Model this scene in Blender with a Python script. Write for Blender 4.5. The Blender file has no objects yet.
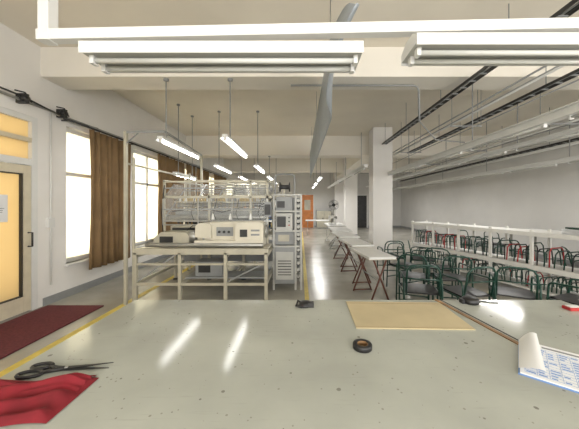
import bpy, bmesh, math, random
from mathutils import Vector, Matrix
random.seed(4)
S=bpy.context.scene
S.view_settings.view_transform='Standard'
CH=1.55
# ---------------------------------------------------------------- materials
def mat(name,col,rough=.5,metal=0,var=.06,scale=6,bump=0,col2=None,emit=None,es=0,spec=None,lo=.35,hi=.7):
    m=bpy.data.materials.new(name);m.use_nodes=True
    nt=m.node_tree;b=nt.nodes['Principled BSDF']
    b.inputs['Roughness'].default_value=rough;b.inputs['Metallic'].default_value=metal
    if spec is not None:b.inputs['Specular IOR Level'].default_value=spec
    tc=nt.nodes.new('ShaderNodeTexCoord');n=nt.nodes.new('ShaderNodeTexNoise')
    n.inputs['Scale'].default_value=scale;n.inputs['Detail'].default_value=5
    nt.links.new(tc.outputs['Object'],n.inputs['Vector'])
    r=nt.nodes.new('ShaderNodeValToRGB')
    r.color_ramp.elements[0].position=lo;r.color_ramp.elements[1].position=hi
    c2=col2 if col2 else tuple(max(0,c*(1-2*var)) for c in col)
    r.color_ramp.elements[0].color=(*c2,1);r.color_ramp.elements[1].color=(*col,1)
    nt.links.new(n.outputs['Fac'],r.inputs['Fac']);nt.links.new(r.outputs['Color'],b.inputs['Base Color'])
    if bump:
        bp=nt.nodes.new('ShaderNodeBump');bp.inputs['Strength'].default_value=bump;bp.inputs['Distance'].default_value=.01
        nt.links.new(n.outputs['Fac'],bp.inputs['Height']);nt.links.new(bp.outputs['Normal'],b.inputs['Normal'])
    if emit:
        b.inputs['Emission Color'].default_value=(*emit,1);b.inputs['Emission Strength'].default_value=es
    return m
M={}
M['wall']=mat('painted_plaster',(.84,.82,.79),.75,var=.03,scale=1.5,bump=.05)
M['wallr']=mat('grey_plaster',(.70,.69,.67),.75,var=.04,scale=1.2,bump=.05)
M['ceil']=mat('ceiling_paint',(.85,.79,.68),.8,var=.05,scale=.8)
M['beam']=mat('beam_paint',(.86,.82,.74),.8,var=.03,scale=1)
M['floor']=mat('polished_concrete',(.46,.445,.39),.24,var=.14,scale=1.6)
M['white']=mat('white_enamel',(.74,.74,.72),.4,var=.02)
M['lampgrey']=mat('lamp_housing',(.50,.50,.47),.4,var=.05)
M['cream']=mat('cream_paint',(.52,.49,.39),.4,var=.08)
M['cream2']=mat('cream_plastic',(.70,.66,.55),.35,var=.03)
M['shelf']=mat('shelf_paint',(.76,.75,.71),.4,var=.03)
M['steel']=mat('steel',(.45,.45,.43),.35,.8,var=.1)
M['dark']=mat('dark_metal',(.035,.035,.035),.45,var=.2)
M['grey']=mat('grey_paint',(.30,.31,.31),.45,var=.06)
M['green']=mat('green_tube',(.008,.050,.034),.3,var=.1)
M['black']=mat('black_plastic',(.015,.015,.016),.4,var=.2)
M['blue']=mat('blue_cloth',(.06,.20,.46),.8,var=.1)
M['red']=mat('red_paint',(.45,.03,.03),.5,var=.1)
M['brownleg']=mat('brown_paint',(.14,.05,.03),.5,var=.1)
M['yellow']=mat('yellow_line',(.76,.60,.12),.5,var=.12,scale=8)
M['mat']=mat('red_carpet',(.16,.03,.038),.9,var=.2,scale=40,bump=.3)
M['redcloth']=mat('red_fabric',(.26,.010,.020),.85,var=.2,scale=9,bump=.2)
M['curtain']=mat('brown_curtain',(.27,.17,.08),.85,var=.12,scale=3)
M['kraft']=mat('kraft_board',(.56,.47,.29),.6,var=.06,scale=5)
M['wood']=mat('wood_strip',(.33,.18,.07),.5,var=.2,scale=12)
M['doorwood']=mat('door_wood',(.68,.61,.46),.4,var=.06,scale=9)
M['paper']=mat('paper',(.82,.83,.84),.6,var=.01)
M['ink']=mat('blue_ink',(.18,.32,.62),.6,var=.05)
M['inkg']=mat('grey_ink',(.25,.25,.27),.6,var=.05)
M['orange']=mat('orange_door',(.70,.25,.07),.5,var=.1)
M['thread']=mat('thread',(.75,.55,.2),.8,var=.2)
M['strip']=mat('strip_sheet',(.38,.42,.46),.6,0,var=.08,scale=2)
M['tube']=mat('lit_tube',(1,1,1),.3,emit=(1,.99,.96),es=17)
M['tubeoff']=mat('unlit_tube',(.62,.62,.58),.25,var=.02)
m=mat('table_laminate',(.47,.49,.44),.11,var=.09,scale=2.6)
nt=m.node_tree;b=nt.nodes['Principled BSDF']
src=b.inputs['Base Color'].links[0].from_socket
tc=[n for n in nt.nodes if n.type=='TEX_COORD'][0]
def specks(src,vs,ns,a,c,thr,col):
    v=nt.nodes.new('ShaderNodeTexVoronoi');v.inputs['Scale'].default_value=vs
    nt.links.new(tc.outputs['Object'],v.inputs['Vector'])
    n2=nt.nodes.new('ShaderNodeTexNoise');n2.inputs['Scale'].default_value=ns;nt.links.new(tc.outputs['Object'],n2.inputs['Vector'])
    rr=nt.nodes.new('ShaderNodeMapRange');rr.inputs[1].default_value=a;rr.inputs[2].default_value=c;rr.inputs[3].default_value=.0;rr.inputs[4].default_value=thr
    nt.links.new(n2.outputs['Fac'],rr.inputs[0])
    lt=nt.nodes.new('ShaderNodeMath');lt.operation='LESS_THAN';nt.links.new(v.outputs['Distance'],lt.inputs[0]);nt.links.new(rr.outputs[0],lt.inputs[1])
    mx=nt.nodes.new('ShaderNodeMixRGB');mx.inputs[2].default_value=(*col,1)
    nt.links.new(lt.outputs[0],mx.inputs[0]);nt.links.new(src,mx.inputs[1]);return mx.outputs[0]
o_=specks(src,17,9,.46,.70,.16,(.22,.22,.19))
o_=specks(o_,34,11,.42,.65,.17,(.30,.30,.26))
mp=nt.nodes.new('ShaderNodeMapping');mp.inputs['Scale'].default_value=(2,26,1);mp.inputs['Rotation'].default_value=(0,0,.5);nt.links.new(tc.outputs['Object'],mp.inputs[0])
ns=nt.nodes.new('ShaderNodeTexNoise');ns.inputs['Scale'].default_value=3;ns.inputs['Detail'].default_value=6;nt.links.new(mp.outputs[0],ns.inputs['Vector'])
r2=nt.nodes.new('ShaderNodeMapRange');r2.inputs[1].default_value=.62;r2.inputs[2].default_value=.72;r2.inputs[4].default_value=.35;nt.links.new(ns.outputs['Fac'],r2.inputs[0])
mx=nt.nodes.new('ShaderNodeMixRGB');mx.inputs[2].default_value=(.34,.35,.31,1);nt.links.new(r2.outputs[0],mx.inputs[0]);nt.links.new(o_,mx.inputs[1])
nt.links.new(mx.outputs[0],b.inputs['Base Color'])
M['table']=m
def frosted(name,col,f=.35):
    m=bpy.data.materials.new(name);m.use_nodes=True;nt=m.node_tree
    nt.nodes.clear();o=nt.nodes.new('ShaderNodeOutputMaterial')
    t=nt.nodes.new('ShaderNodeBsdfTranslucent');t.inputs[0].default_value=(*col,1)
    d=nt.nodes.new('ShaderNodeBsdfPrincipled');d.inputs['Base Color'].default_value=(*col,1);d.inputs['Roughness'].default_value=.2
    x=nt.nodes.new('ShaderNodeMixShader');x.inputs[0].default_value=f
    nt.links.new(t.outputs[0],x.inputs[1]);nt.links.new(d.outputs[0],x.inputs[2]);nt.links.new(x.outputs[0],o.inputs[0]);return m
M['frost']=frosted('amber_glass',(.80,.66,.40),.5)
M['frost2']=frosted('net_blind',(.95,.92,.80),.4)
def clear(name,col,a):
    m=bpy.data.materials.new(name);m.use_nodes=True;nt=m.node_tree;nt.nodes.clear()
    o=nt.nodes.new('ShaderNodeOutputMaterial');t=nt.nodes.new('ShaderNodeBsdfTransparent')
    d=nt.nodes.new('ShaderNodeBsdfPrincipled');d.inputs['Base Color'].default_value=(*col,1);d.inputs['Roughness'].default_value=.1
    x=nt.nodes.new('ShaderNodeMixShader');x.inputs[0].default_value=a
    nt.links.new(t.outputs[0],x.inputs[1]);nt.links.new(d.outputs[0],x.inputs[2]);nt.links.new(x.outputs[0],o.inputs[0]);return m
M['plexi']=clear('clear_guard',(.65,.68,.68),.22)
# ---------------------------------------------------------------- builder
class B:
    def __init__(s,name): s.name=name;s.v=[];s.f=[];s.mi=[];s.sm=[];s.mats=[]
    def m(s,k):
        if k not in s.mats:s.mats.append(k)
        return s.mats.index(k)
    def add(s,vs,fs,k,smooth=False):
        o=len(s.v);s.v+=[tuple(p) for p in vs];i=s.m(k)
        for f in fs:s.f.append([a+o for a in f]);s.mi.append(i);s.sm.append(smooth)
    def box(s,x0,x1,y0,y1,z0,z1,k,rot=None):
        vs=[Vector((x,y,z)) for z in(z0,z1) for y in(y0,y1) for x in(x0,x1)]
        if rot:
            c=Vector(((x0+x1)/2,(y0+y1)/2,(z0+z1)/2));vs=[c+rot@(p-c) for p in vs]
        s.add(vs,[(0,2,3,1),(4,5,7,6),(0,1,5,4),(2,6,7,3),(0,4,6,2),(1,3,7,5)],k);return s
    def bar(s,p,q,w,h,k):
        p=Vector(p);q=Vector(q);d=(q-p).normalized();up=Vector((0,0,1))
        if abs(d.z)>.95:up=Vector((0,1,0))
        a=d.cross(up).normalized();u=a.cross(d)
        vs=[e+a*w/2*i+u*h/2*j for e in(p,q) for i,j in((-1,-1),(1,-1),(1,1),(-1,1))]
        s.add(vs,[(0,3,2,1),(4,5,6,7),(0,1,5,4),(1,2,6,5),(2,3,7,6),(3,0,4,7)],k);return s
    def tube(s,pts,r,k,n=8,cap=True,rs=None):
        pts=[Vector(p) for p in pts];N=len(pts);vs=[];fs=[];prev=None
        for i,p in enumerate(pts):
            t=(pts[min(i+1,N-1)]-pts[max(i-1,0)]).normalized()
            if prev is None:
                a=t.orthogonal().normalized()
            else:
                a=(prev-t*prev.dot(t)).normalized()
            prev=a;c=t.cross(a);R=rs[i] if rs else r
            for j in range(n):
                th=2*math.pi*j/n;vs.append(p+(a*math.cos(th)+c*math.sin(th))*R)
        for i in range(N-1):
            for j in range(n):
                fs.append((i*n+j,i*n+(j+1)%n,(i+1)*n+(j+1)%n,(i+1)*n+j))
        if cap:
            fs.append(tuple(range(n-1,-1,-1)));fs.append(tuple((N-1)*n+j for j in range(n)))
        s.add(vs,fs,k,True);return s
    def lathe(s,c,prof,k,n=20,axis='z'):
        c=Vector(c);vs=[];fs=[]
        for r,h in prof:
            for j in range(n):
                t=2*math.pi*j/n;a,b_=r*math.cos(t),r*math.sin(t)
                vs.append(c+(Vector((a,b_,h)) if axis=='z' else Vector((h,a,b_)) if axis=='x' else Vector((b_,h,a))))
        for i in range(len(prof)-1):
            for j in range(n):fs.append((i*n+j,i*n+(j+1)%n,(i+1)*n+(j+1)%n,(i+1)*n+j))
        s.add(vs,fs,k,True);return s
    def grid(s,fn,nu,nv,k,smooth=True):
        vs=[fn(i/nu,j/nv) for i in range(nu+1) for j in range(nv+1)]
        fs=[(i*(nv+1)+j,(i+1)*(nv+1)+j,(i+1)*(nv+1)+j+1,i*(nv+1)+j+1) for i in range(nu) for j in range(nv)]
        s.add(vs,fs,k,smooth);return s
    def done(s,bev=0,solid=0,loc=None,rz=0):
        me=bpy.data.meshes.new(s.name);me.from_pydata(s.v,[],s.f)
        for k in s.mats:me.materials.append(M[k])
        for p,i,sm in zip(me.polygons,s.mi,s.sm):p.material_index=i;p.use_smooth=sm
        me.update()
        o=bpy.data.objects.new(s.name,me);S.collection.objects.link(o)
        if loc:o.location=loc
        o.rotation_euler[2]=rz
        if solid:
            q=o.modifiers.new('s','SOLIDIFY');q.thickness=solid
        if bev:
            q=o.modifiers.new('b','BEVEL');q.width=bev;q.segments=2;q.limit_method='ANGLE';q.angle_limit=math.radians(50)
        return o
def inst(o,name,loc,rz=0):
    c=bpy.data.objects.new(name,o.data);S.collection.objects.link(c);c.location=loc;c.rotation_euler[2]=rz
    return c
# ---------------------------------------------------------------- room
XL,XR,YF,YB,ZC=-3.94,7.0,-2.6,18.0,3.95
B('floor').box(XL-.2,XR+.2,YF-.2,YB+.2,-.1,0,'floor').done()
B('ceiling').box(XL-.2,XR+.2,YF-.2,YB+.2,ZC,ZC+.1,'ceil').done()
def wall_x(name,x0,x1,y0,y1,opens,k):
    w=B(name);ys=y0
    for a,b_,z0,z1 in sorted(opens):
        w.box(x0,x1,ys,a,0,ZC,k)
        if z0>0:w.box(x0,x1,a,b_,0,z0,k)
        w.box(x0,x1,a,b_,z1,ZC,k);ys=b_
    w.box(x0,x1,ys,y1,0,ZC,k);return w.done()
OP=[(2.7,3.9,0,2.85),(4.38,5.85,.56,2.88),(6.15,7.5,.56,2.88),(8.3,9.8,.56,2.88),(11,12.5,.56,2.88),(14,15.5,.56,2.88),(-1.5,.8,.8,2.9)]
wall_x('wall_left',XL-.2,XL,YF,YB,OP,'wall')
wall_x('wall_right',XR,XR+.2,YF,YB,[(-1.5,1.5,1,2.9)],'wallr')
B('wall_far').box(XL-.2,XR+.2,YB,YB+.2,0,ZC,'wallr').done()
w=B('wall_near');w.box(XL-.2,-2,YF-.2,YF,0,ZC,'wall').box(5,XR+.2,YF-.2,YF,0,ZC,'wall').box(-2,5,YF-.2,YF,0,.9,'wall').box(-2,5,YF-.2,YF,3,ZC,'wall').done()
w=B('window_near')  # unseen window added behind the camera to light the room
for i in range(8):
    w.box(-2+i*.99,-1.93+i*.99,YF-.15,YF-.1,.9,3,'white')
w.box(-2,5,YF-.15,YF-.1,.9,.97,'white').box(-2,5,YF-.15,YF-.1,2.93,3,'white').done()
B('baseboard_left').box(XL,XL+.02,3.98,YB,0,.12,'grey').done()
B('baseboard_right').box(XR-.02,XR,YF,YB,0,.12,'grey').done()
B('baseboard_far').box(XL+.02,XR-.02,YB-.02,YB,0,.12,'grey').done()
for i,(y,z,t) in enumerate([(3.95,3.5,.45),(9.0,3.27,.5),(13.4,3.27,.5)]):
    B('ceiling_beam').box(XL,XR,y,y+t,z,ZC,'beam').done()
B('ceiling_beam').box(2.3,2.8,9.5,YB,3.3,ZC,'beam').done()
for y in(8.0,12.9,16.6):
    B('column').box(2.25,2.85,y,y+.5,0,ZC,'wall').box(2.23,2.87,y-.02,y+.52,0,.1,'grey').done(.01)
for i,(a,b_,z0,z1) in enumerate(OP[1:6]+[OP[6]]):
    w=B('window_%d'%(i+1));x0,x1=XL-.13,XL-.07
    w.box(x0,x1,a,a+.07,z0,z1,'white').box(x0,x1,b_-.07,b_,z0,z1,'white').box(x0,x1,a,b_,z0,z0+.07,'white').box(x0,x1,a,b_,z1-.07,z1,'white')
    c=(a+b_)/2;w.box(x0,x1,c-.03,c+.03,z0,z1,'white').box(x0,x1,a,b_,z0+1.5,z0+1.56,'white')
    w.box(XL-.2,XL+.06,a-.03,b_+.03,z0-.04,z0,'white')
    w.box(XL-.105,XL-.1,a+.07,b_-.07,z0+.07,z1-.07,'frost2').done()
# door
d=B('door_1');x0,x1=XL-.12,XL+.01
for yy in(2.705,3.815):d.box(x0,x1,yy,yy+.08,.002,2.845,'white')
for a_,b_,k_ in((2.77,2.845,'white'),(2.13,2.22,'white'),(2.47,2.53,'doorwood')):d.box(x0,x1-.004,2.785,3.815,a_,b_,k_)
for yy in(2.79,3.71):d.box(x0+.03,x1-.01,yy,yy+.10,.02,2.12,'doorwood')
for a_,b_ in((.02,.24),(2.0,2.12)):d.box(x0+.032,x1-.012,2.88,3.72,a_,b_,'doorwood')
for yy in(2.89,3.69):d.box(x0+.055,x1-.02,yy,yy+.015,.24,2.0,'dark')
d.box(x0+.055,x1-.02,2.9,3.7,.24,.255,'dark').box(x0+.055,x1-.02,2.9,3.7,1.985,2.0,'dark')
d.box(x0+.06,x0+.07,2.86,3.74,.2,2.03,'frost').box(x0+.06,x0+.07,2.785,3.815,2.22,2.47,'frost').box(x0+.06,x0+.07,2.785,3.815,2.53,2.77,'frost')
d.tube([(x1-.01,3.77,.95),(x1+.05,3.77,.95),(x1+.05,3.77,1.15),(x1-.01,3.77,1.15)],.012,'dark')
d.done()
n=B('door_notice').box(XL-.045,XL-.04,3.2,3.54,1.32,1.69,'paper')
for i in range(12):n.box(XL-.04,XL-.039,3.23,3.23+random.uniform(.14,.28),1.65-i*.025,1.657-i*.025,'inkg')
n.done()
def curtain(a,b_,z0,z1,wv,name='curtain'):
    c=B(name)
    def fn(u,v):
        y=a+(b_-a)*u;z=z1+(z0-z1)*v
        return (XL+.13+.045*math.sin(u*wv*2*math.pi)*(.6+.4*v)+.015*math.sin(u*wv*5+v*3),y+.02*math.sin(v*4+u*20),z)
    c.grid(fn,int(wv*12),8,'curtain');return c.done(solid=.004)
curtain(4.70,5.85,.38,2.92,7);curtain(6.95,8.5,.4,2.92,9);curtain(8.7,9.4,.4,2.92,4);curtain(9.6,10.9,.4,2.92,7);curtain(11.5,13.4,.4,2.92,9)
r=B('curtain_rail').tube([(XL+.13,4.2,2.95),(XL+.13,13.6,2.95)],.018,'dark')
for y in(4.3,6,7.6,9.5,11.3,13.5):r.tube([(XL,y,2.95),(XL+.13,y,2.95)],.012,'dark')
r.done()
r=B('wall_conduit');z=3.02
r.tube([(XL+.05,1.5,z),(XL+.05,4.1,z),(XL+.05,4.15,z-.02),(XL+.05,14,z+.03)],.02,'steel').tube([(XL+.09,2.5,z+.05),(XL+.09,3.6,z+.04),(XL+.07,4.4,z-.05),(XL+.05,5,z)],.012,'dark')
for y in(3.6,4.2):
    r.box(XL,XL+.14,y,y+.05,z-.05,z+.08,'dark').lathe((XL+.1,y+.02,z+.02),[(0,-.04),(.035,-.04),(.045,-.02),(.045,.04),(.03,.06),(0,.06)],'black',axis='y').tube([(XL+.1,y-.1,z+.08),(XL+.13,y,z+.09),(XL+.1,y+.12,z)],.010,'black')
r.tube([(XL+.03,4.08,z),(XL+.03,4.08,.3)],.012,'white').box(XL,XL+.05,4.03,4.13,1.2,1.35,'white')
r.done()
B('floor_marking_line').box(-2.78,-2.68,1.2,17,.001,.003,'yellow').done()
B('floor_marking_line').box(.08,.15,4.0,15,.001,.003,'yellow').done()
B('entrance_mat').box(-3.86,-3.0,2.0,3.98,.001,.018,'mat').done(.004)
d=B('door_2').box(.12,.92,YB-.06,YB-.001,0,2.25,'orange').box(.05,.12,YB-.08,YB-.001,0,2.32,'white').box(.92,.99,YB-.08,YB-.001,0,2.32,'white').box(.12,.92,YB-.08,YB-.001,2.25,2.32,'white').box(.3,.72,YB-.07,YB-.05,1.2,1.9,'cream')
d.tube([(.85,YB-.06,1),(.85,YB-.12,1),(.75,YB-.12,1)],.015,'steel').done()
c=B('storage_cabinet').box(1.1,2.1,17.3,17.9,0,1.2,'grey').box(1.12,1.59,17.28,17.3,.05,1.15,'cream').box(1.61,2.08,17.28,17.3,.05,1.15,'cream').box(1.5,1.55,17.25,17.28,.6,.7,'dark').done(.01)
w=B('fan').lathe((2.0,15.5,1.55),[(0,-.05),(.1,-.05),(.1,.05),(0,.05)],'dark',axis='y')
for rr_ in(.1,.18,.25,.3):w.tube([(2+rr_*math.cos(t*math.pi/8),15.42,1.55+rr_*math.sin(t*math.pi/8)) for t in range(17)],.008,'dark',6)
for t in range(4):
    a=t*math.pi/2;w.grid(lambda u,v,a=a:(2+math.cos(a+v*.6)*u*.27,15.48+.04*v,1.55+math.sin(a+v*.6)*u*.27),3,3,'steel')
w.tube([(2,15.5,1.5),(2,15.5,.05)],.02,'steel').lathe((2,15.5,0),[(.22,0),(.22,.03),(.03,.06)],'dark').done()
B('door_3').box(3.6,4.6,YB-.06,YB-.001,0,2.2,'dark').box(3.5,3.6,YB-.08,YB-.001,0,2.3,'white').box(4.6,4.7,YB-.08,YB-.001,0,2.3,'white').box(3.6,4.6,YB-.08,YB-.001,2.2,2.3,'white').done()
# ---------------------------------------------------------------- lamps
def lamp(x,y0,y1,z,name='fluorescent_lamp',zt=None,lit=True,rods=None):
    l=B(name);l.box(x-.04,x+.04,y0,y1,z+.03,z+.07,'white')
    for s_ in(-1,1):
        l.add([(x+s_*.04,y0,z+.035),(x+s_*.04,y1,z+.035),(x+s_*.07,y1,z+.01),(x+s_*.07,y0,z+.01)],[(0,1,2,3)],'white')
    l.tube([(x,y0+.04,z),(x,y1-.04,z)],.016,'tube' if lit else 'tubeoff')
    for yy in(y0+.01,y1-.03):l.box(x-.02,x+.02,yy,yy+.02,z-.02,z+.03,'white')
    if zt:
        for yy in(rods or (y0+.2,y1-.2)):l.tube([(x,yy,z+.07),(x,yy,zt)],.010,'grey').lathe((x,yy,zt),[(.04,0),(.04,-.03),(0,-.035)],'grey',n=10)
    return l.done()
lamp(-2.07,3.84,5.3,2.5,zt=3.5,rods=(4.02,))
lamp(-1.08,3.73,5.2,2.5,zt=3.5,rods=(4.02,))
for y in(6.4,8.9,11.5):
    for x in(-2.07,-1.08):lamp(x,y,y+1.4,2.5,zt=3.95 if y!=8.9 else 3.27,rods=(y+.25,))
lamp(-2.9,6.0,7.2,2.25,zt=3.95)
for y in(10,12.6,15):lamp(.8,y,y+1.4,2.6,zt=3.95,rods=(y+.2,))
f=B('lamp_support_frame')
f.bar((-1.36,1.36,2.43),(2.5,1.36,2.51),.05,.055,'white').box(-1.345,-1.29,1.33,1.39,2.40,ZC,'white').box(2.4,2.45,1.33,1.39,2.50,ZC,'white')
f.done(.003)
def bigl(xa,xb,y0,z,name='fluorescent_lamp'):
    l=B(name)
    L=[(y0,z+.0),(y0,z+.045),(y0+.05,z+.075),(y0+.13,z+.075),(y0+.19,z+.045),(y0+.19,z+.0)]
    vs=[(x,a,b_) for x in(xa,xb) for a,b_ in L];n_=len(L)
    l.add(vs,[(i,i+1,n_+i+1,n_+i) for i in range(n_-1)]+[tuple(range(n_))[::-1],tuple(range(n_,2*n_))],'white')
    l.add([(xa,y0,z),(xb,y0,z),(xb,y0+.19,z),(xa,y0+.19,z)],[(0,1,2,3)],'lampgrey')
    l.box(xa,xb,y0-.004,y0+.0,z-.012,z+.045,'white').box(xa,xb,y0+.19,y0+.194,z-.012,z+.045,'white')
    for yy in(y0+.055,y0+.135):
        l.tube([(xa+.04,yy,z-.02),(xb-.04,yy,z-.02)],.014,'tubeoff')
        for xx in(xa+.02,xb-.04):l.box(xx,xx+.02,yy-.018,yy+.018,z-.04,z,'white')
    for xx in(xa+.2,xb-.2):l.tube([(xx,y0+.1,z+.07),(xx,y0+.1,z+.10)],.008,'steel')
    return l.done()
bigl(-1.08,.31,1.27,2.305);bigl(.57,2.0,1.27,2.345)
# ---------------------------------------------------------------- hanging strip
h=B('hanging_divider_strip')
def fn(u,v):
    y=1.62+(8.9-1.62)*u;a=math.radians(90-35*max(0,1-u*6));wd=(.48-.06*u)*min(1,.04+u*9)
    t=(v-.5)*2
    return(.35+math.cos(a)*wd*t,y,2.99-.10*u-.20*max(0,1-u*8)+math.sin(a)*wd*t)
h.grid(fn,80,6,'strip')
for y in(3,5.5,8):h.tube([(.35,y,3.25),(.35,y,3.95)],.005,'steel')
h.done(solid=.01)
# ---------------------------------------------------------------- right side rails and trays
def rail(x,y0,y1,z,w_,hh,zt,name,step=2.4):
    r=B(name).box(x-w_/2,x+w_/2,y0,y1,z,z+hh,'white').box(x-w_/2-.03,x+w_/2+.03,y0,y1,z+hh,z+hh+.012,'white')
    y=y0+.5
    while y<y1:
        r.tube([(x,y,z+hh),(x,y,zt)],.008,'grey');y+=step
    y=y0+.2
    while y+1.3<y1:
        r.tube([(x,y,z-.02),(x,y+1.2,z-.02)],.014,'tubeoff').box(x-.02,x+.02,y-.02,y,z-.04,z,'white').box(x-.02,x+.02,y+1.2,y+1.22,z-.04,z,'white');y+=1.5
    return r.done()
rail(2.72,1.2,7.9,2.45,.10,.08,3.5,'light_rail')
rail(4.1,2.0,16,2.62,.08,.06,3.5,'light_rail')
rail(5.6,2.5,16,2.45,.10,.08,3.5,'light_rail')
rail(1.65,6.5,15,2.5,.08,.06,3.5,'light_rail')
def tray(x,y0,y1,z,name='cable_tray'):
    t=B(name)
    for s_ in(-.06,.06):t.box(x+s_-.006,x+s_+.006,y0,y1,z,z+.04,'dark')
    y=y0
    while y<y1:t.box(x-.06,x+.06,y,y+.03,z,z+.012,'grey');y+=.22
    for k in range(3):t.tube([(x-.04+k*.035+.01*math.sin(j*2+k),y0+(y1-y0)*j/20,z+.022) for j in range(21)],.010,'black' if k!=1 else 'grey',6)
    y=y0+.4
    while y<y1:
        t.tube([(x-.06,y,z+.04),(x-.06,y,ZC if not 3.9<y<4.5 else 3.5)],.006,'grey');y+=1.5
    return t.done()
tray(2.55,1.2,7.9,3.38);tray(3.75,2,8.95,3.32);tray(6.2,3,16,3.0)
c=B('ceiling_conduit').tube([(-.15,4.2,3.48),(1.83,4.2,3.48),(1.89,4.2,3.46),(1.92,4.2,3.4),(1.93,4.2,2.9)],.016,'grey').tube([(1.93,4.2,2.9),(2.2,4.2,2.6),(2.66,4.2,2.56)],.010,'grey').done()
c=B('ceiling_pipe')
for x,z,r_ in((4.7,3.35,.05),(4.9,3.35,.03),(6.85,3.25,.05)):c.tube([(x,3,z-.15),(x,17.8,z-.15)],r_,'white',12)
for x,z,r_ in((2.95,3.22,.014),(3.1,3.22,.010),(3.3,3.3,.018),(3.45,3.1,.010),(5.2,3.15,.02),(5.35,3.15,.014)):c.tube([(x,1.8,z),(x,12,z)],r_,'grey' if r_<.016 else 'white',8)
for y in(2.6,5,7.5,10,12.5):
    zz=3.94
    c.box(2.9,3.5,y,y+.02,3.06,3.08,'grey').tube([(2.92,y,3.08),(2.92,y,zz)],.005,'grey').tube([(3.48,y,3.08),(3.48,y,zz)],.005,'grey')
    if y>3:c.box(4.6,5.4,y,y+.03,3.1,3.13,'grey').tube([(4.62,y,3.1),(4.62,y,zz)],.006,'grey').tube([(5.38,y,3.1),(5.38,y,zz)],.006,'grey')
c.done()
# ---------------------------------------------------------------- quilting machine
q=B('quilting_machine')
q.box(-2.73,-2.69,4.02,4.07,0,2.70,'cream').box(-2.65,-2.62,4.10,4.14,0,2.3,'cream')
q.bar((-2.73,4.04,2.68),(-2.10,4.04,2.69),.03,.035,'grey').bar((-2.10,4.04,2.69),(-2.12,5.6,2.62),.03,.03,'grey').bar((-2.71,4.04,2.5),(-2.5,4.04,2.68),.015,.015,'grey')
q.box(-2.14,-2.10,5.58,5.62,0,2.62,'cream').bar((-2.71,4.05,2.2),(-2.64,6.2,2.2),.03,.03,'cream').box(-2.66,-2.62,6.2,6.24,0,2.3,'cream')
q.box(-2.62,-.50,4.08,4.16,.77,.86,'cream').box(-2.62,-.50,6.7,6.78,.79,.87,'cream')
q.box(-2.60,-.52,4.16,4.75,.82,.85,'cream2')
for x in(-2.62,-1.92,-1.2,-.56):
    for y in(4.08,5.4,6.7):
        q.box(x,x+.05,y,y+.05,.0,.80,'cream').lathe((x+.025,y+.025,0),[(.05,0),(.05,.02),(.015,.05),(.015,.08)],'dark',n=10)
    q.box(x,x+.05,4.1,6.75,.72,.79,'cream').box(x+.005,x+.045,4.1,6.75,.28,.33,'cream')
q.box(-2.6,-.52,4.09,4.12,.60,.63,'cream').box(-2.6,-.52,4.09,4.12,.28,.32,'cream').box(-1.9,-.55,4.3,4.7,.33,.36,'grey')
q.bar((-2.58,4.12,.33),(-1.95,4.12,.78),.02,.02,'grey').bar((-1.16,4.12,.33),(-.58,4.12,.62),.02,.02,'grey')
q.box(-1.75,-1.3,4.35,4.65,.36,.60,'grey').box(-1.7,-1.5,4.345,4.36,.42,.55,'dark')
q.box(-2.5,-.6,5.6,6.5,.34,.68,'grey')
for y,z,r_ in((4.22,.90,.035),(4.85,1.32,.05),(5.3,1.55,.045),(5.9,1.35,.06)):
    q.tube([(-2.5,y,z),(-.6,y,z)],r_,'steel',12)
for y,zt in((4.62,1.98),(5.5,2.08),(6.4,2.05)):
    for x in(-2.42,-1.62,-.88,-.58):
        q.box(x-.018,x+.018,y,y+.04,.86,zt if x not in(-1.62,) else zt-.22,'cream')
    q.box(-2.44,-.5,y,y+.05,1.67,1.71,'cream').box(-2.44,-.5,y-.01,y+.04,1.46,1.485,'grey').box(-2.44,-.5,y,y+.03,zt-.03,zt,'cream').box(-2.44,-.5,y,y+.03,1.84,1.86,'grey').box(-2.44,-.5,y,y+.02,1.25,1.28,'steel')
for x in(-2.42,-1.62,-.58):
    q.bar((x,4.62,1.98),(x,6.45,2.05),.03,.03,'cream').bar((x,4.62,1.70),(x,6.45,1.70),.04,.05,'cream')
    q.bar((x,4.62,1.3),(x,5.5,1.9),.02,.02,'grey').bar((x,5.5,1.2),(x,6.4,1.6),.02,.02,'steel')
q.add([(-2.42,4.60,1.28),(-.58,4.60,1.28),(-.58,4.60,1.66),(-2.42,4.60,1.66)],[(0,1,2,3)],'plexi')
q.add([(-2.42,4.60,1.66),(-.58,4.60,1.66),(-.58,5.0,1.95),(-2.42,5.0,1.95)],[(0,1,2,3)],'plexi')
for x in(-2.42,-.58):q.add([(x,4.6,1.28),(x,5.4,1.28),(x,5.4,1.95),(x,5.0,1.95),(x,4.6,1.66)],[(0,1,2,3,4)],'plexi')
for x in(-2.42,-1.8,-1.2,-.58):q.box(x-.01,x+.01,4.585,4.6,1.2,1.66,'steel').bar((x,4.6,1.66),(x,5.0,1.95),.02,.015,'steel')
q.box(-2.42,-.58,4.585,4.6,1.19,1.21,'steel')
q.box(-2.35,-.65,4.72,4.86,1.05,1.17,'cream').box(-2.3,-.7,4.68,4.72,1.10,1.14,'dark')
q.box(-2.35,-.65,4.9,5.0,1.36,1.44,'grey').box(-2.35,-.65,5.7,5.9,1.1,1.2,'dark')
for i in range(22):
    x=-2.28+i*.072
    q.tube([(x,4.7,.88),(x,4.7,1.10)],.004,'steel',5).tube([(x,4.66,1.46),(x,4.68,1.72)],.003,'thread',4)
    q.box(x-.012,x+.012,4.86,4.9,1.2,1.34,'dark')
def cast(L,y0,y1,k='cream2'):
    n_=len(L)
    vs=[(x,y,z) for y in(y0,y1) for x,z in L]
    q.add(vs,[tuple(range(n_)),tuple(range(n_,2*n_))[::-1]]+[(i,n_+i,n_+(i+1)%n_,(i+1)%n_) for i in range(n_)],k)
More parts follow.
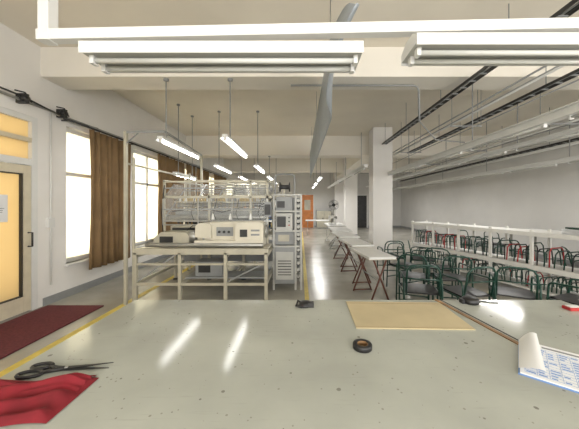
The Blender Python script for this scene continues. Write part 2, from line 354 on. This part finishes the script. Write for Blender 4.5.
cast([(-1.72,.87),(-.60,.87),(-.60,1.24),(-.66,1.28),(-1.66,1.25),(-1.72,1.20)],4.36,4.6)
cast([(-1.72,.87),(-.60,.87),(-.60,.97),(-1.72,.97)],4.22,4.36)
cast([(-1.06,.97),(-.60,.97),(-.60,1.24),(-.66,1.27),(-1.0,1.27),(-1.06,1.22)],4.24,4.36)
cast([(-1.72,1.02),(-1.46,1.0),(-1.46,1.22),(-1.52,1.25),(-1.66,1.25),(-1.72,1.2)],4.26,4.36)
q.tube([(-1.6,4.31,1.02),(-1.6,4.31,.95)],.015,'steel').box(-1.40,-1.12,4.352,4.36,1.03,1.18,'grey').box(-.98,-.86,4.23,4.24,1.03,1.15,'dark').box(-.80,-.66,4.23,4.24,1.05,1.08,'grey').box(-.80,-.66,4.23,4.24,1.12,1.15,'grey')
for x in(-1.35,-1.27,-1.19):q.lathe((x,4.352,1.1),[(0,-.02),(.02,-.02),(.022,0)],'dark',n=10,axis='y')
for x in(-1.5,-1.2,-.85):q.tube([(x,4.48,1.26),(x,4.48,1.42)],.006,'steel',6).lathe((x,4.48,1.30),[(.03,0),(.026,.02),(.012,.1),(0,.1)],'white',n=10)
q.lathe((-.60,4.46,1.1),[(0,0),(.10,0),(.11,.015),(.11,.035),(.09,.05),(0,.05)],'steel',axis='x')
cast([(-2.42,.87),(-1.84,.87),(-1.84,1.04),(-1.9,1.1),(-2.3,1.1),(-2.42,1.0)],4.3,4.6,'cream')
q.box(-2.32,-2.1,4.29,4.3,.93,1.03,'dark').lathe((-1.80,4.4,1.02),[(0,-.06),(.09,-.06),(.1,-.03),(.1,.03),(.09,.06),(0,.06)],'steel',axis='x')
q.grid(lambda u,v:(-2.25+1.6*u,4.9+1.5*v,1.0+.02*math.sin(v*9)+.35*v*v),10,14,'blue')
q.grid(lambda u,v:(-2.25+1.6*u,4.88-.0*v,1.0-.12*v),4,2,'blue')
q.box(-2.42,-.55,5.0,5.45,1.60,1.62,'cream')
for i in range(17):
    for j in range(3):
        x=-2.33+i*.107;y=5.06+j*.15
        q.lathe((x,y,1.62),[(.028,0),(.026,.02),(.014,.10),(.006,.105),(.006,.12)],random.choice(['thread','white','thread','grey']),n=8)
# control tower
q.box(-.46,-.10,4.72,5.25,.12,.78,'grey').box(-.44,-.12,4.70,4.72,.2,.7,'lampgrey').box(-.46,-.10,4.8,5.2,.82,1.05,'grey').box(-.44,-.14,4.76,5.1,1.08,1.40,'lampgrey').box(-.42,-.26,4.74,4.76,1.15,1.34,'dark').box(-.44,-.14,4.78,5.1,1.45,1.70,'grey').box(-.42,-.28,4.765,4.78,1.5,1.62,'dark')
for j in range(6):q.box(-.40,-.16,4.695,4.70,.28+j*.05,.295+j*.05,'dark')
for j in range(3):q.lathe((-.20,4.755,1.18+j*.07),[(0,-.01),(.014,-.01),(.014,.01)],['red','green','black'][j],n=8,axis='y')
q.box(-.40,-.2,4.79,4.80,.88,1.0,'cream')
for z in(.22,.34,.46,.58,.70,.9,.98,1.12,1.22,1.32,1.5,1.6):
    q.lathe((-.03,4.82,z),[(0,-.02),(.045,-.02),(.045,.02),(0,.02)],'dark',n=12).lathe((-.03,5.0,z),[(0,-.02),(.045,-.02),(.045,.02),(0,.02)],'steel',n=12)
    q.lathe((-.03,4.76,z+.03),[(0,-.03),(.03,-.03),(.03,.0),(0,.0)],'lampgrey',n=10,axis='y')
for x in(-.48,-.08,.02):q.box(x-.018,x+.018,4.74,4.78,0,1.75,'lampgrey')
for z in(.25,.78,1.06,1.42,1.72):q.box(-.48,.03,4.73,4.77,z,z+.03,'lampgrey').box(-.0,.03,4.75,5.3,z,z+.03,'lampgrey')
q.box(-.01,.035,5.27,5.3,0,1.75,'lampgrey').box(-.46,0.0,5.28,5.29,.2,1.7,'grey')
q.tube([(-.45,4.76,1.75),(-.45,4.76,2.05),(-.43,4.76,2.1),(-.3,4.76,2.12),(-.12,4.76,2.1),(-.1,4.76,2.05),(-.1,4.76,1.75)],.013,'grey')
q.lathe((-.28,4.8,1.88),[(.02,-.1),(.09,-.1),(.09,-.08),(.04,-.07),(.04,.07),(.09,.08),(.09,.1),(.02,.1)],'dark',axis='x',n=16)
q.box(-.62,-.5,4.5,4.62,1.35,1.6,'grey').box(-.61,-.51,4.49,4.5,1.38,1.56,'dark')
q.tube([(-.45,4.76,1.7),(-.7,4.7,1.55),(-1.0,4.68,1.52),(-1.4,4.68,1.42),(-1.8,4.68,1.50),(-2.3,4.66,1.43)],.009,'black',6)
q.tube([(-2.4,4.6,1.9),(-2.45,4.6,1.4),(-2.4,4.58,.95)],.009,'black',6)
for k in range(4):q.tube([(-.7-k*.4,4.7,1.68),(-.75-k*.4,4.66,1.4),(-.68-k*.4,4.66,1.22),(-.8-k*.4,4.6,1.1)],.007,'black',6)
q.done(.003)
q=B('thread_creel')
for x in(-2.5,-1.5,-.55):
    for y in(7.3,8.6):q.box(x,x+.04,y,y+.04,0,2.15,'cream')
for z in(.9,1.4,1.8,2.12):
    q.box(-2.5,-.5,7.3,7.34,z,z+.03,'cream').box(-2.5,-.5,8.6,8.64,z,z+.03,'cream')
for x in(-2.5,-1.5,-.54):
    for z in(.9,1.4,1.8,2.12):q.box(x,x+.03,7.3,8.64,z,z+.03,'cream')
for z in(.93,1.43):
    q.box(-2.46,-.52,7.34,8.6,z-.02,z,'cream')
    for i in range(18):
        for j in range(4):q.lathe((-2.4+i*.107,7.45+j*.3,z),[(.04,0),(.035,.02),(.02,.16),(0,.17)],random.choice(['thread','white','orange','grey']),n=8)
q.done()
q=B('fabric_roll_rack')
for x in(-2.5,-.6):
    for y in(9.6,11):q.box(x,x+.05,y,y+.05,0,1.5,'cream')
    q.box(x,x+.05,9.6,11.05,1.45,1.5,'cream').box(x,x+.05,9.6,11.05,.6,.65,'cream')
for y,z,k in((9.8,.78,'blue'),(10.2,.78,'white'),(10.6,.78,'grey'),(9.9,1.63,'white'),(10.4,1.63,'blue')):
    q.tube([(-2.6,y,z),(-.5,y,z)],.12,k,14)
q.done()
# ---------------------------------------------------------------- right tables
def ftable(name,x,y,L,W,rz,red=True):
    t=B(name);t.box(-W/2,W/2,-L/2,L/2,.74,.77,'white').box(-W/2-.005,W/2+.005,-L/2-.005,L/2+.005,.73,.738,'cream')
    for yy in(-L/2+.1,L/2-.1):
        t.tube([(-W/2+.04,yy,0),(W/2-.1,yy,.73)],.014,'brownleg' if red else 'steel').tube([(W/2-.04,yy,0),(-W/2+.1,yy,.73)],.014,'brownleg' if red else 'steel')
        t.tube([(-W/2+.04,yy,.02),(W/2-.04,yy,.02)],.012,'brownleg' if red else 'steel')
    t.tube([(0,-L/2+.1,.37),(0,L/2-.1,.37)],.012,'steel')
    return t.done(loc=(x,y,0),rz=rz)
ftable('folding_table',1.18,4.35,.95,.42,.12);ftable('folding_table',1.18,5.6,1.1,.45,.1);ftable('folding_table',1.2,7.0,1.2,.5,.05);ftable('folding_table',1.3,8.6,1.4,.6,0,False);ftable('folding_table',1.4,10.6,1.6,.7,0,False)
ftable('folding_table',.9,13.5,1.2,.7,1.5,False)
s=B('sewing_machine').box(1.15,1.45,10.3,10.75,.771,.82,'white').box(1.36,1.45,10.35,10.5,.82,1.1,'white').box(1.15,1.45,10.35,10.5,1.02,1.12,'white').box(1.15,1.22,10.36,10.49,.92,1.02,'white').lathe((1.45,10.42,1.04),[(0,0),(.06,0),(.06,.03),(0,.03)],'dark',axis='x').done(.008)
def chair():
    c=B('chair');r=.012
    for s_ in(-.22,.22):
        P=[(s_,-.24,0)]+[(s_,-.22,.30)]+[(s_,-.20,.58)]
        a=[(s_,-.20+.05*(1-math.cos(t*math.pi/8)),.58+.05*math.sin(t*math.pi/8)) for t in range(1,5)]
        c.tube(P+a+[(s_,.12,.64),(s_,.2,.62),(s_,.22,.56),(s_,.25,0)],r,'green')
        c.tube([(s_,-.215,.43),(s_,.235,.43)],r*.9,'green')
    B_=[(-.19,.2,.43),(-.19,.25,.66),(-.185,.265,.74),(-.15,.275,.79),(-.08,.28,.81),(.08,.28,.81),(.15,.275,.79),(.185,.265,.74),(.19,.25,.66),(.19,.2,.43)]
    c.tube(B_,r,'green').tube([(-.19,.245,.63),(.19,.245,.63)],r*.8,'green')
    c.tube([(-.22,-.215,.43),(.22,-.215,.43)],r,'green').tube([(-.22,.23,.2),(.22,.23,.2)],r*.8,'green').tube([(-.22,-.23,.2),(.22,-.23,.2)],r*.8,'green')
    c.grid(lambda u,v:(-.2+.4*u,-.2+.4*v,.45+.012*math.sin(math.pi*u)*math.sin(math.pi*v)),6,6,'black')
    c.box(-.2,.2,-.2,.2,.432,.45,'black')
    return c
c0=chair().done(loc=(1.58,3.45,0),rz=2.9)
for x,y,a in((2.12,3.35,3.3),(1.78,4.1,2.7),(2.3,4.0,3.0),(1.95,4.8,.4),(2.5,4.65,2.5),(2.55,5.4,1.2),(1.95,5.6,3.1),(2.7,3.3,2.6),(3.25,3.0,3.5)):inst(c0,'chair',(x,y,0),a)
for x,y,a in((4.5,5.15,.3),(4.3,5.9,2),(4.85,4.4,1),(4.0,6.7,2.4),(5.15,3.75,1.5),(3.8,7.6,1),(4.8,7.3,.3),(5.6,7.4,2),(5.5,3.0,.8)):inst(c0,'chair',(x,y,0),a)
# ---------------------------------------------------------------- long shelf
s=B('storage_shelf');L=4.3;D=.5
for i in range(7):
    x=i*.69
    for y in(0,D-.04):s.box(x,x+.045,y,y+.04,0,1.13,'shelf')
    s.box(x+.005,x+.04,0,D,1.02,1.05,'shelf').box(x+.005,x+.04,0,D,.46,.49,'shelf')
for z,t_ in((1.06,.035),(.50,.035),(.12,.03)):
    s.box(0,L-.12,-.01,D+.01,z,z+t_,'shelf')
s.box(0,L-.12,-.02,.0,1.03,1.10,'shelf').box(0,L-.12,-.02,0,.47,.55,'shelf')
RZ=math.atan2(-3.95,1.30)
s.done(.003,loc=(3.0,7.0,0),rz=RZ)
g=B('tube_frame_stack')
for zb,hh in((.537,.36),(.152,.26)):
    x=.1
    while x<4.0:
        if (x%.69)>.08:
            ln=random.uniform(-.03,.03);h_=hh*random.uniform(.7,1)
            P=[(x+ln,.06,zb+.01),(x+ln*.5,.07,zb+h_-.05),(x,.11,zb+h_),(x,.36,zb+h_),(x-ln*.5,.40,zb+h_-.05),(x-ln,.42,zb+.01)]
            g.tube(P,.010,random.choice(['green']*6+['black']*2+['red']),6)
            if random.random()<.5:g.tube([(x,.07,zb+h_*.5),(x+.09,.09,zb+h_*.55)],.009,'green',6)
        x+=random.uniform(.05,.12)
g.done(loc=(3.0,7.0,0),rz=RZ)
t=B('work_table').box(-1.2,1.2,-.6,.6,.90,.94,'white')
for x in(-1.1,1.06):
    for y in(-.5,.46):t.box(x,x+.04,y,y+.04,0,.9,'steel')
t.done(.004,loc=(5.9,5.4,0),rz=-1.2)
p=B('paper_bundle')
for i in range(7):
    p.box(-.11,.11,-.15,.15,i*.012,i*.012+.009,'paper',Matrix.Rotation(random.uniform(-.2,.2),3,'Z'))
p.box(-.1,.02,-.1,.1,.085,.11,'green').box(.0,.1,-.12,.12,.085,.1,'ink')
p.done(loc=(4.23,3.95,1.096))
# ---------------------------------------------------------------- cutting table
TZ=.85
t=B('cutting_table').box(-1.216,1.92,.15,1.917,TZ-.035,TZ,'table').box(-1.218,1.922,.148,1.919,TZ-.033,TZ-.012,'wood')
for x in(-1.1,-.1,.95,1.75):
    for y in(.3,1.75):t.box(x,x+.06,y,y+.06,0,TZ-.035,'grey')
    t.box(x,x+.06,.3,1.8,TZ-.1,TZ-.035,'grey')
t.done()
s=B('table_edge_strip');s.bar((1.0,1.917,TZ+.003),(1.10,1.30,TZ+.003),.022,.005,'wood').bar((1.035,1.917,TZ+.002),(1.135,1.30,TZ+.002),.006,.003,'dark');s.done()
k=B('kraft_board');k.box(-.33,.33,-.2,.2,0,.006,'kraft')
k.box(-.33,.33,-.19,-.188,.006,.0065,'wood').box(-.33,.33,.17,.172,.006,.0065,'wood')
k.done(loc=(.655,1.66,TZ+.001),rz=-.03)
r=B('tape_roll').lathe((0,0,0),[(.026,0),(.044,0),(.046,.003),(.046,.022),(.044,.025),(.028,.025),(.026,.022),(.026,0)],'black',n=32).lathe((0,0,0),[(.0255,.001),(.0255,.024),(.0235,.024),(.0235,.001),(.0255,.001)],'wood',n=32).done(loc=(.305,1.27,TZ))
r=B('thread_clipper').lathe((0,0,0),[(0,0),(.04,0),(.045,.01),(.035,.03),(.015,.035),(0,.035)],'black',n=16).tube([(-.02,0,.02),(-.05,.02,.03),(-.06,-.02,.012),(-.02,-.04,.01)],.009,'black').box(.02,.06,-.03,.02,0,.03,'dark').done(.003,loc=(.035,1.80,TZ))
r=B('measuring_tape').lathe((0,0,0),[(0,0),(.05,0),(.055,.01),(.055,.03),(.045,.038),(0,.04)],'black',n=20).tube([(.05,.02,.01),(.09,.03,.004),(.14,.0,.004),(.19,-.01,.004)],.004,'black',6).box(-.07,-.03,-.02,.02,0,.03,'black').done(loc=(1.22,1.86,TZ))
f=B('red_fabric')
def fold(u,v):
    return .5+.5*math.sin(v*16+2.2*math.sin(u*5)+u*3)
def fn(u,v):
    x=-.50+.48*u;y=-.135+.235*v*(.35+.65*min(1,1.15-.25*u))
    e=min(1,min(u,1-u,v,1-v)*10)
    return (x,y+.04*u+.010*math.sin(u*9),.003+e*(.006+.022*fold(u,v)+.005*math.sin(u*21+v*5)))
f.grid(fn,60,40,'redcloth')
def fn2(u,v):
    e=min(1,min(u,1-u)*8)
    return (-.5+.46*u,-.03+.12*v*(1-.2*u)+.07*u+.01*math.sin(u*8),.004+math.sin(math.pi*v)*(.030+.010*math.sin(u*9))*(.3+.7*e)+.006*math.sin(v*20+u*6)*math.sin(math.pi*v))
f.grid(fn2,50,24,'redcloth')
f.done(loc=(-.79,.92,TZ))
s=B('scissors')
def ring(cx,cy,rx,ry,k,r_=.007):
    s.tube([(cx+rx*math.cos(t*math.pi/8),cy+ry*math.sin(t*math.pi/8),.012) for t in range(17)],r_,k,8,cap=False)
ring(-.125,.028,.038,.020,'black');ring(-.13,-.026,.045,.022,'black')
s.tube([(-.09,.022,.012),(-.05,.008,.012),(-.02,0,.012)],.008,'dark',8,rs=[.007,.008,.009]).tube([(-.087,-.02,.012),(-.05,-.008,.012),(-.02,0,.012)],.008,'dark',8,rs=[.007,.008,.009])
for q_,zz in((1,.012),(-1,.008)):
    s.add([(-.03,-.010*q_,zz),(-.03,.010*q_,zz),(.06,.012*q_,zz),(.165,.016*q_,zz),(.06,-.002*q_,zz)]+[(-.03,-.010*q_,zz+.003),(-.03,.010*q_,zz+.003),(.06,.012*q_,zz+.003),(.165,.016*q_,zz+.003),(.06,-.002*q_,zz+.003)],[(0,1,2,3,4),(9,8,7,6,5),(0,5,6,1),(1,6,7,2),(2,7,8,3),(3,8,9,4),(4,9,5,0)],'dark')
s.lathe((-.012,0,.008),[(.0,0),(.007,0),(.007,.01),(0,.012)],'steel',n=12)
o=s.done(loc=(-.98,1.105,TZ-.004),rz=.12)
p=B('form_pad');W_,H_=.34,.34
p.box(0,W_,0,H_,0.004,.008,'paper').box(-.006,W_+.006,-.006,H_+.006,0,.004,'ink')
for i in range(13):p.box(.015,W_-.015,.02+i*.022,.0212+i*.022,.008,.0085,'ink')
for i in range(9):p.box(.015+i*.0385,.0162+i*.0385,.02,.284,.008,.0085,'ink')
for i in range(12):
    for j in range(8):
        if random.random()<.75:p.box(.02+j*.0385,.02+j*.0385+random.uniform(.015,.033),.026+i*.022,.034+i*.022,.008,.0086,'ink')
p.box(.08,.26,.302,.318,.008,.0086,'inkg')
p.grid(lambda u,v:(-.005+.085*u*(1-.2*v),.03+.30*v,.010+.055*math.sin(math.pi*.6*u)*(.35+v*.65)),8,8,'paper')
p.done(loc=(.91,1.075,TZ+.001),rz=-.70)
B('red_clip_box').box(-.05,.05,-.03,.03,0,.02,'red').box(-.04,.04,-.02,.02,.02,.026,'white').done(.003,loc=(1.83,1.74,TZ))
# ---------------------------------------------------------------- light
W=bpy.data.worlds.new('W');S.world=W;W.use_nodes=True
W.node_tree.nodes['Background'].inputs[0].default_value=(1,.96,.88,1);W.node_tree.nodes['Background'].inputs[1].default_value=1.05
def area(name,loc,rot,sx,sy,p,col=(1,.96,.9)):
    l=bpy.data.lights.new(name,'AREA');l.shape='RECTANGLE';l.size=sx;l.size_y=sy;l.energy=p;l.color=col
    o=bpy.data.objects.new(name,l);S.collection.objects.link(o);o.location=loc;o.rotation_euler=rot;return o
for i,(a,b_,z0,z1) in enumerate(OP[:7]):
    area('daylight_window',(XL-.3,(a+b_)/2,max(z0,.6)/2+z1/2),(0,-math.pi/2,0),z1-z0-.1,b_-a-.1,26 if i==0 else 56,(1,.96,.88))
area('daylight_window',(1.5,YF-.25,1.95),(math.pi/2,0,0),6.8,2.0,310,(1,.98,.95))  # fill light through the added window behind the camera
area('daylight_window',(XR+.25,0,1.95),(0,math.pi/2,0),1.9,2.9,150,(1,.98,.95))  # lamp at an unseen right-wall opening, raises the room light
for x,y in((-1.5,7.5),(-1.5,11),(1,12),(1,15.5),(4.5,6),(4.5,10),(4.5,14)):
    area('ceiling_tube_light',(x,y,2.42),(0,0,0),.12,1.4,42,(1,.98,.95))  # added fill lights for room brightness, no fixtures of their own
# ---------------------------------------------------------------- camera
c=bpy.data.cameras.new('camera');c.sensor_width=36;c.lens=260/579*36
c.shift_x=-10.5/579;c.shift_y=-9.5/579;c.clip_start=.05
o=bpy.data.objects.new('camera',c);S.collection.objects.link(o);o.location=(0,0,CH);o.rotation_euler=(math.pi/2,0,0);S.camera=o
